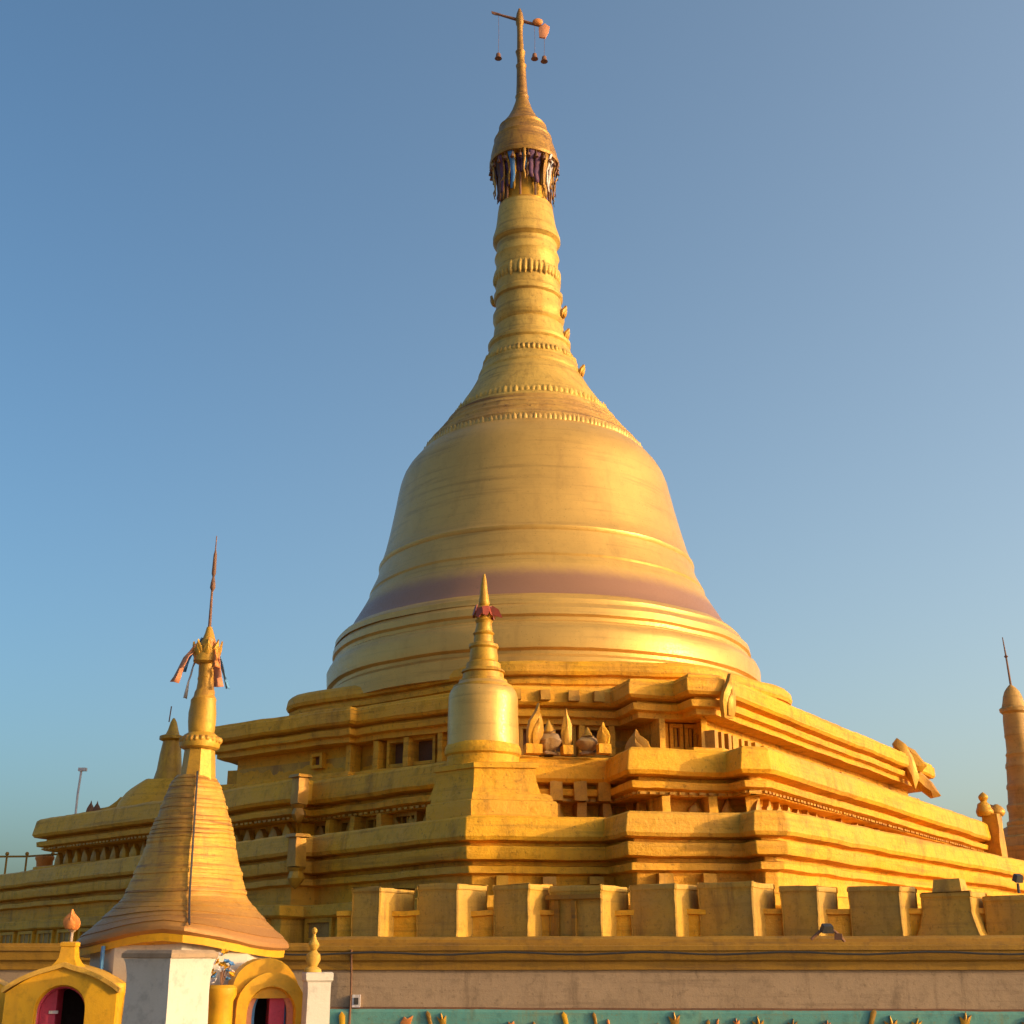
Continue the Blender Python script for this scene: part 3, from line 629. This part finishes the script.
# ------------------------------------------------------------------ far left: little stupa, hut, pole and railing on the terraces
lz = E + 6.08; lp_ = at(167, 790, 57.5)
ls = thing('far_stupa', 'small distant golden spire peeking over the left terrace', 'stupa', (lp_.x, 57.5, lz))
MB().lathe(smooth_prof([(2.2,lz-.1),(2.0,lz+.5),(1.5,lz+1.1),(1.0,lz+1.5)],3), (lp_.x, 57.5), 28).warp(.08,1).build('mound', M['terrace'], ls)
MB().lathe(prof_at([(790,17),(782,15),(770,12.5),(755,10.5),(742,9),(740,13),(737,13),(735,7),(730,5),(722,3),(718,1)], 57.5), (lp_.x, 57.5), 24, lean=(.012,0), z0=lz).warp(.04,1.5).build('spire', M['roofgold'], ls)
q = at(169, 722, 57.5); MB().tube([q, q + Vector((.05,0,.7))], .03, 6).tube([q + Vector((.9,0,-1.2)), q + Vector((.75,0,-.9)), q + Vector((.5,0,-.85)), q + Vector((.42,0,-1.1))], .03, 6).build('finial', M['rust'], ls)
hp = at(112, 830, 58.5); hp.z = lz
hu = thing('golden_gable', 'low orange golden gable ornament on the left terrace roof', 'ornament', hp)
mb = MB().plate([(-.9,0),(-.7,.3),(-.2,.55),(.2,.9),(.9,.95),(.9,0)], hp, (1,.2,0), (0,0,1), .5, .1).subdiv(2); mb.warp(.08,2).build('gable', M['roofgold'], hu)
MB().plate([(.0,0),(.2,.6),(.8,.75),(1.0,.4),(.9,0)], hp + Vector((.5,-.35,0)), (1,.2,0), (0,0,1), .15, .05).build('blue_panel', M['bluecloth'], hu)
for px in (88, 94):
    c = at(px, 835, 58); antefix((c.x, c.y, lz-.05), .75, .35, .1, hu, 0, M['rust'], 'fin')
q = at(73, 838, 58.5); q.z = lz - .1
lpole = thing('lamp_pole', 'thin pale lamp pole on the far left terrace edge', 'lamp pole', q)
MB().tube([q, q + Vector((0,0,1.2)), q + Vector((.05,0,2.2))], .05, 7).build('pole', M['palecloth'], lpole); MB().box(q + Vector((.1,0,2.25)), (.35,.2,.14)).build('lamp_head', M['palecloth'], lpole)
rl = at(15, 880, 62.0); rl.z = E + 3.88
rg = thing('terrace_railing', 'thin ochre railing with posts on the far left terrace', 'railing', rl)
for px in (-12, 4, 24, 50):
    c = at(px, 880, 62); MB().tube([(c.x, 62, rl.z), (c.x, 62, rl.z+.95)], .05, 6).ball((c.x,62,rl.z+.98), .09).build('post', M['ochre'], rg)
a_, b_ = at(-12,870,62), at(62,870,62); MB().tube([(a_.x,62,rl.z+.85),((a_.x+b_.x)/2,62,rl.z+.86),(b_.x,62,rl.z+.98)], .045, 6).build('rail', M['ochre'], rg)
c = at(43, 875, 61.2); c.z = rl.z - .02
pt = thing('flower_pot', 'red clay pot standing by the far left railing', 'pot', c)
MB().lathe([(.26,c.z),(.3,c.z+.1),(.36,c.z+.6),(.42,c.z+.7),(.42,c.z+.82),(.3,c.z+.82)], (c.x,c.y), 18).build('bowl', M['orange'], pt)
MB().lathe([(.36,c.z+.62),(.34,c.z+.84),(.2,c.z+.8)], (c.x,c.y), 14).build('soil', M['rust'], pt)

# ------------------------------------------------------------------ shrine in the left foreground
SY = 16.0; sx = at(188, 880, SY).x
sh = thing('roadside_shrine', 'white shrine with tall ribbed copper and gold spire roof in the left foreground', 'shrine', (sx, SY, 0))
def sq_ring(r, z, rot, p=.69, n=32, lean=0.0):
    out = []
    for i in range(n):
        a = 2*math.pi*i/n; c, s = math.cos(a), math.sin(a)
        k = 1/((abs(c)**(1/p) + abs(s)**(1/p))**p); out.append((sx + lean*(z-2) + r*k*math.cos(a+rot), SY + r*k*math.sin(a+rot), z - max(0, r-.8)*.45*abs(math.cos(a+rot))**1.5))
    return out
ROT = R(-77)
tab = [(929,104),(924,100),(919,90),(913,79),(907,69),(899,61),(885,56),(860,48),(830,39.5),(800,30),(784,24),(776,18)]
pr = smooth_prof(prof_at(tab, SY), 4); dense = []
z0_, z1_ = pr[0][1], pr[-1][1]
def rad(z):
    for (ra, za), (rb, zb) in zip(pr, pr[1:]):
        if za <= z <= zb: return ra + (rb-ra)*(z-za)/max(zb-za,1e-6)
    return pr[-1][0]
N = 34; rs = [sq_ring(rad(z0_)*.97, z0_-.07, ROT), sq_ring(rad(z0_), z0_-.03, ROT)]
for k in range(N):
    za = z0_ + (z1_-z0_)*(k/N)**.95; zb = z0_ + (z1_-z0_)*((k+1)/N)**.95; j = random.uniform(-.012,.006)
    rs.append(sq_ring(rad(za)+.002+j, za+.004, ROT)); rs.append(sq_ring(rad((za+zb)/2)+.006+j, (za+zb)/2, ROT)); rs.append(sq_ring(rad(zb)+.007+j, zb-.008, ROT)); rs.append(sq_ring(rad(zb)-.002, zb, ROT))
roof = MB().rings(rs).warp(.018, 1.8, .007, 11).build('spire_roof', M['roof'], sh, sharp=30)
# eave fascia
er = rad(z0_); MB().rings([sq_ring(er*.90, z0_-.16, ROT), sq_ring(er*.955, z0_-.155, ROT), sq_ring(er*.965, z0_-.072, ROT), sq_ring(er*.9, z0_-.068, ROT)]).warp(.012,3).build('eave', M['yellow'], sh, sharp=30)
# lightning conductor down the ridge
ridge = []
for k in range(14):
    z = z0_+.02 + (z1_-z0_)*k/13; r = rad(z)+.035; ridge.append((sx + r*math.cos(ROT+.05) , SY + r*math.sin(ROT+.05), z))
MB().tube(ridge, .012, 6).build('conductor', M['black'], sh)
lean_s = -.014
def sp_prof(tab, n, name, mat, ph=0.0, amp=.012, sharp=30):
    return MB().lathe(prof_at(tab, SY), (sx+.02, SY), n, (lean_s*0, 0), 2, ph).warp(amp, 4, .004, 12).build(name, mat, sh, sharp)
sp_prof([(792,18),(775,17),(758,15.5),(746,14.5)], 8, 'spire_drum', M['roofgold'], .3)
sp_prof([(750,16),(748,19),(744,20),(740,19.5),(736,17),(734,14)], 24, 'spire_ring', M['roofgold'], amp=.02)
sp_prof([(736,12.5),(730,13.6),(722,14),(712,13.6),(704,12.6),(700,12.8),(697,10.4),(693,10),(690,8.6),(680,8),(678,8.6),(675,7.8),(668,7.6),(655,7.4)], 24, 'spire_bud', M['roofgold'], amp=.025)
cr = sp_prof([(664,9.5),(662,13),(656,12.5),(648,10),(640,6.5),(633,4),(627,2.4)], 20, 'crown', M['roofgold'], amp=.02)
zr = EYE + ratio(741)*SY; rs = []
for t in range(9):
    b_ = -math.pi/2 + math.pi*t/8
    rs.append([(sx+.02+(.215+.045*math.cos(b_)*(.45+.55*abs(math.sin(math.pi*i/8))))*math.cos(2*math.pi*i/176), SY+(.215+.045*math.cos(b_)*(.45+.55*abs(math.sin(math.pi*i/8))))*math.sin(2*math.pi*i/176), zr+.045*math.sin(b_)) for i in range(176)])
MB().rings(rs).warp(.01, 6).build('bead_ring', M['ornament'], sh)
cx_ = sx + .02; zt_ = [EYE + ratio(y)*SY for y in (630, 590, 583, 578, 555, 536)]
MB().tube([(cx_,SY,zt_[0]),(cx_-.005,SY,zt_[1]),(cx_,SY,zt_[5])], [.022,.014,.006], 8).lathe([(.012,zt_[1]-.02),(.035,zt_[1]+.03),(.03,zt_[2]),(.012,zt_[3]+.03)], (cx_,SY), 10).lathe([(.01,zt_[3]),(.028,zt_[3]+.06),(.022,zt_[4]),(.006,zt_[4]+.08)], (cx_+.0,SY), 10).build('finial_rod', M['rust'], sh)
def cloth(p, q, w0, w1, mat, name, parent, sag=.05, n=9):
    p, q = Vector(p), Vector(q); pts = []
    for k in range(n+1):
        t = k/n; c = p.lerp(q, t) + Vector((0, random.uniform(-.02,.02), -sag*math.sin(math.pi*t))); w = w0 + (w1-w0)*t
        for s in (-1, 0, 1): pts.append(c + Vector((s*w/2, .04*math.sin(5*t+s*1.5), random.uniform(-.015,.015))))
    fs = []
    for k in range(n):
        for s in (0,1): fs.append((3*k+s, 3*k+s+1, 3*k+s+4, 3*k+s+3))
    o = MB().add(pts, fs).build(name, mat, parent); md = o.modifiers.new('thickness','SOLIDIFY'); md.thickness = .008; return o
zc = EYE + ratio(648)*SY
cloth((cx_-.08, SY-.05, zc+.06), (cx_-.36, SY-.1, zc-.46), .07, .10, M['orangecloth'], 'prayer_flag', sh, -.08)
cloth((cx_-.06, SY, zc+.12), (cx_-.30, SY+.05, zc-.30), .05, .06, M['bluecloth'], 'prayer_flag', sh, -.06)
cloth((cx_+.09, SY-.06, zc+.02), (cx_+.2, SY-.12, zc-.52), .08, .12, M['orangecloth'], 'prayer_flag', sh, .0)
cloth((cx_+.11, SY, zc+.0), (cx_+.29, SY, zc-.52), .03, .05, M['bluecloth'], 'prayer_flag', sh, .0)
cloth((cx_-.10, SY+.04, zc+.0), (cx_-.26, SY+.1, zc-.62), .05, .03, M['palecloth'], 'prayer_flag', sh, -.1)
cloth((cx_+.06, SY-.1, zc+.1), (cx_+.16, SY-.16, zc-.28), .06, .08, M['orange'], 'prayer_flag', sh, 0)
for k in range(8):
    a = 2*math.pi*k/8+.2; antefix((cx_ + .12*math.cos(a), SY + .12*math.sin(a), zc-.14), .22, .10, a+math.pi/2, cr, .25, M['roofgold'], 'crown_leaf')
# white body
def oct_ring(r, z, ph): return [(sx + r*math.cos(ph+2*math.pi*i/8), SY + r*math.sin(ph+2*math.pi*i/8), z) for i in range(8)]
MB().rings([oct_ring(1.0,0,R(-77)), oct_ring(1.0,1.55,R(-77)), oct_ring(1.02,1.6,R(-77)), oct_ring(1.02,z0_-.155,R(-77))]).warp(.01,2).build('body', M['white'], sh, sharp=25)
dp = at(102, 960, 15.2); MB().tube([(dp.x, dp.y, z0_-.2), (dp.x+.005, dp.y, 1.4), (dp.x, dp.y, .05)], .022, 8).build('downpipe', M['bluecloth'], sh)
# corner pillar
PY = 13.2; pc_ = at(168, 985, PY+.5)
def pil_ring(r, z, sq=1.0): return [(pc_.x + r*math.cos(R(-75)+k*math.pi/2), PY+.5 + r*math.sin(R(-75)+k*math.pi/2)*sq, z) for k in range(4)]
zp = EYE + ratio(953)*PY
MB().rings([pil_ring(.45,0),pil_ring(.44,.3),pil_ring(.40,zp-.35),pil_ring(.405,zp-.2),pil_ring(.425,zp-.09),pil_ring(.445,zp-.05)]).warp(.006,2.5,.003,9).build('corner_pillar', M['white'], sh, sharp=25)
MB().rings([pil_ring(.45,zp-.047),pil_ring(.47,zp-.04),pil_ring(.47,zp+.0),pil_ring(.42,zp+.03)]).warp(.01,3).build('pillar_cap', M['plaster'], sh, sharp=25)

# arched porches
def arch_loop(w_, hs, n=14, ogee=0.0):
    pts = [(-w_/2, 0), (-w_/2, hs*.5), (-w_/2, hs)]
    for k in range(1, n):
        a = math.pi - math.pi*k/n; y = math.sin(a)*w_/2
        pts.append((math.cos(a)*w_/2, hs + y + ogee*max(0, 1-abs(math.cos(a))*1.6)))
    pts += [(w_/2, hs), (w_/2, hs*.5), (w_/2, 0)]
    return pts
def porch(c, az, inner, outer, depth, mats, parent, name='porch', shell_in=.06):
    ax = Vector((math.cos(az), math.sin(az), 0)); nf = Vector((ax.y, -ax.x, 0)); up = Vector((0,0,1)); c = Vector(c)
    def P(p, d): return c + ax*p[0] + up*p[1] + nf*d
    n = len(inner)
    face = MB(); face.rings([[P(p, -depth) for p in outer], [P(p, -.02) for p in outer], [P((p[0]*.985, p[1]), .0) for p in outer], [P((p[0]*1.04, p[1]*1.01), .0) for p in inner], [P(p, -.03) for p in inner], [P(p, -.12) for p in inner]], False, False, closed=False)
    fo = face.warp(.008, 4).build(name, mats[0], parent, sharp=30)
    k = 1 - shell_in
    rv = MB(); rv.rings([[P(p, -.115) for p in inner], [P((p[0]*k, p[1]*.985), -.13) for p in inner], [P((p[0]*k, p[1]*.985), -depth*.95) for p in inner]], False, False, closed=False); rv.build('arch_lining', mats[1], fo)
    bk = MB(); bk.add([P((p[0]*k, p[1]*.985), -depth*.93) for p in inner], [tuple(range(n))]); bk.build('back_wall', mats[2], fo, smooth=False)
    return fo, P
# left porch
LPc = at(58, 1024, 14.4); LPc.z = 0
zo = EYE + ratio(986)*14.4
inner = arch_loop(.50, zo - .25)
zg = EYE + ratio(969)*14.4; za = EYE + ratio(993)*14.4
outer = []
for k, p in enumerate(inner):
    m_ = len(inner)
    if k < 3: outer.append((-.57, p[1]/inner[2][1]*(za)))
    elif k >= m_-3: outer.append((.57, p[1]/inner[2][1]*(za)))
    else:
        t = (k-2)/(m_-5); x = -.57 + 1.14*t; s = abs(2*t-1); outer.append((x, za + (zg-za)*(1-s**1.9)*(.97) + .03*max(0,1-s*5)))
pl_, PL = porch(LPc, R(6), inner, outer, .8, (M['yellow'], M['pink'], M['dark']), sh)
cap = MB(); cap.rings([[PL((p[0]*1.03, p[1]+.0), .05), PL((p[0]*1.05, p[1]+.045), .05), PL((p[0]*1.05, p[1]+.045), -.8), PL((p[0]*1.03, p[1]), -.8)] for p in outer[2:-2]]); cap.warp(.006,5).build('gable_coping', M['merlon'], pl_, sharp=30)
MB().box(PL((-.16, zo-.55), -.35), (.16,.3,1.1), R(6)).build('curtain', M['pink'], pl_)
MB().box(PL((-.10, zo-.26), -.2), (.09,.04,.03), R(6)).build('shelf', M['palecloth'], pl_)
pb = PL((.0, zg), -.2)
MB().rings([[pb + Vector((sx_*r, sy_*r, z)) for sx_, sy_ in ((-1,-1),(1,-1),(1,1),(-1,1))] for r, z in ((.17,-.02),(.11,.06),(.082,.11),(.07,.22),(.08,.23),(.08,.265),(.06,.275))]).warp(.006,5).build('gable_post', M['yellow'], pl_, sharp=25)
ft = pb + Vector((0,0,.275)); MB().tube([ft, ft + Vector((0,0,.12))], .018, 8).ball(ft + Vector((0,0,.14)), .05).build('finial_ball', M['lilac'], pl_)
antefix(ft + Vector((0,-.04,.12)), .19, .17, 0, pl_, 0, M['orange'], 'finial_leaf')
cpl = at(112, 1024, 14.6); zc_ = EYE + ratio(983)*14.6
MB().lathe([(.12,0),(.12,.2),(.095,.25),(.09,zc_-.15),(.11,zc_-.1),(.115,zc_-.03),(.10,zc_)], (cpl.x, cpl.y), 20).build('column', M['yellow'], sh)
# the neighbouring porch just outside the left edge
NP = at(-44, 1024, 14.9); NP.z = 0
np_, PN = porch(NP, R(14), inner, [(x*.98, y*.985) for x, y in outer], .8, (M['yellow'], M['pink'], M['dark']), sh)
# right porch
RPc = at(270, 1024, 14.7); RPc.z = 0
zo2 = EYE + ratio(988)*14.7; in2 = arch_loop(.50, zo2 - .25)
zg2 = EYE + ratio(972)*14.7
out2 = arch_loop(.74, zg2 - .37)
rp_, PR = porch(RPc, R(16), in2, out2, .7, (M['yellow'], M['salmon'], M['dark']), sh, shell_in=.26)
MB().box(PR((.08, zo2-.62), -.3), (.16,.3,1.1), R(16)).build('curtain', M['pink'], rp_)
MB().rings([[PR((p[0]*k, p[1]*.99), d) for p in in2] for k, d in ((.73,-.2),(.60,-.2),(.60,-.28),(.73,-.28))], False, False, closed=False).build('inner_hood', M['bluecloth'], rp_)
pdm = MB(); pdm.rings([[PR(((p[0]*1.0)-.06, zg2-.3 + (p[1]-(zg2-.36))*1.1+.05), d) for p in out2[2:-2]] for d in (-.08, -.14, -.7)], True, True); pdm.warp(.02,3).build('pediment', M['yellow'], rp_, sharp=30)
cpl = at(219, 1024, 14.5); zc_ = EYE + ratio(985)*14.5
MB().lathe([(.16,0),(.16,.2),(.135,.25),(.13,zc_-.16),(.16,zc_-.1),(.16,zc_-.03),(.12,zc_)], (cpl.x, cpl.y), 22).build('column', M['yellow'], sh)
# flower bunch standing on that column
fb_ = Vector((cpl.x+.0, cpl.y-.02, zc_))
fbn = thing('flower_bunch', 'bunch of yellow and blue offering flowers on the yellow column', 'flowers', fb_)
for k in range(26):
    c = fb_ + Vector((random.gauss(0,.07), random.gauss(0,.06), min(abs(random.gauss(.15,.08)), .3)+.03))
    tl = Vector((c.x-fb_.x, c.y-fb_.y-.05, .12)).normalized(); u = tl.orthogonal().normalized(); q = tl.cross(u); np_t = random.choice((5, 6)); n = np_t*4
    rs = []
    for rr, hh in ((.004,-.012),(.02,0),(.042,.014),(.04,.02),(.018,.008),(.004,.006)):
        rs.append([c + tl*hh + (u*math.cos(2*math.pi*i/n) + q*math.sin(2*math.pi*i/n))*rr*(.5+.5*abs(math.sin(math.pi*i/4)) if rr > .01 else 1) for i in range(n)])
    MB().rings(rs).build('blossom', M[random.choice(['yellow','yellow','bluecloth','palecloth'])], fbn)
for k in range(7): MB().tube([fb_ - Vector((0,0,.02)), fb_ + Vector((random.uniform(-.08,.08), random.uniform(-.06,.06), .2))], .006, 5).build('stem', M['rust'], fbn)
# white post with urn finial at the right end of the shrine
WPp = at(315, 1024, 14.6); zw = EYE + ratio(972)*14.6
wpo = thing('white_post', 'white square post with little stone urn on top beside the right porch', 'post', (WPp.x, WPp.y, 0))
def sqr(r, z, ph=R(20)): return [(WPp.x + r*math.cos(ph+R(45)+k*math.pi/2), WPp.y + r*math.sin(ph+R(45)+k*math.pi/2), z) for k in range(4)]
MB().rings([sqr(.19,0),sqr(.18,.3),sqr(.172,zw-.16),sqr(.175,zw-.1),sqr(.20,zw-.08),sqr(.205,zw-.01),sqr(.18,zw)]).warp(.01,4,.004,14).build('shaft', M['white'], wpo, sharp=25)
ux_ = WPp.x-.05
MB().lathe([(.09,zw),(.085,zw+.03),(.045,zw+.06),(.08,zw+.12),(.075,zw+.17),(.03,zw+.22),(.05,zw+.25),(.06,zw+.28),(.03,zw+.33),(.016,zw+.38),(.03,zw+.40),(.03,zw+.43),(.004,zw+.45)], (ux_, WPp.y), 16).warp(.01,7).build('urn', M['merlon'], wpo)
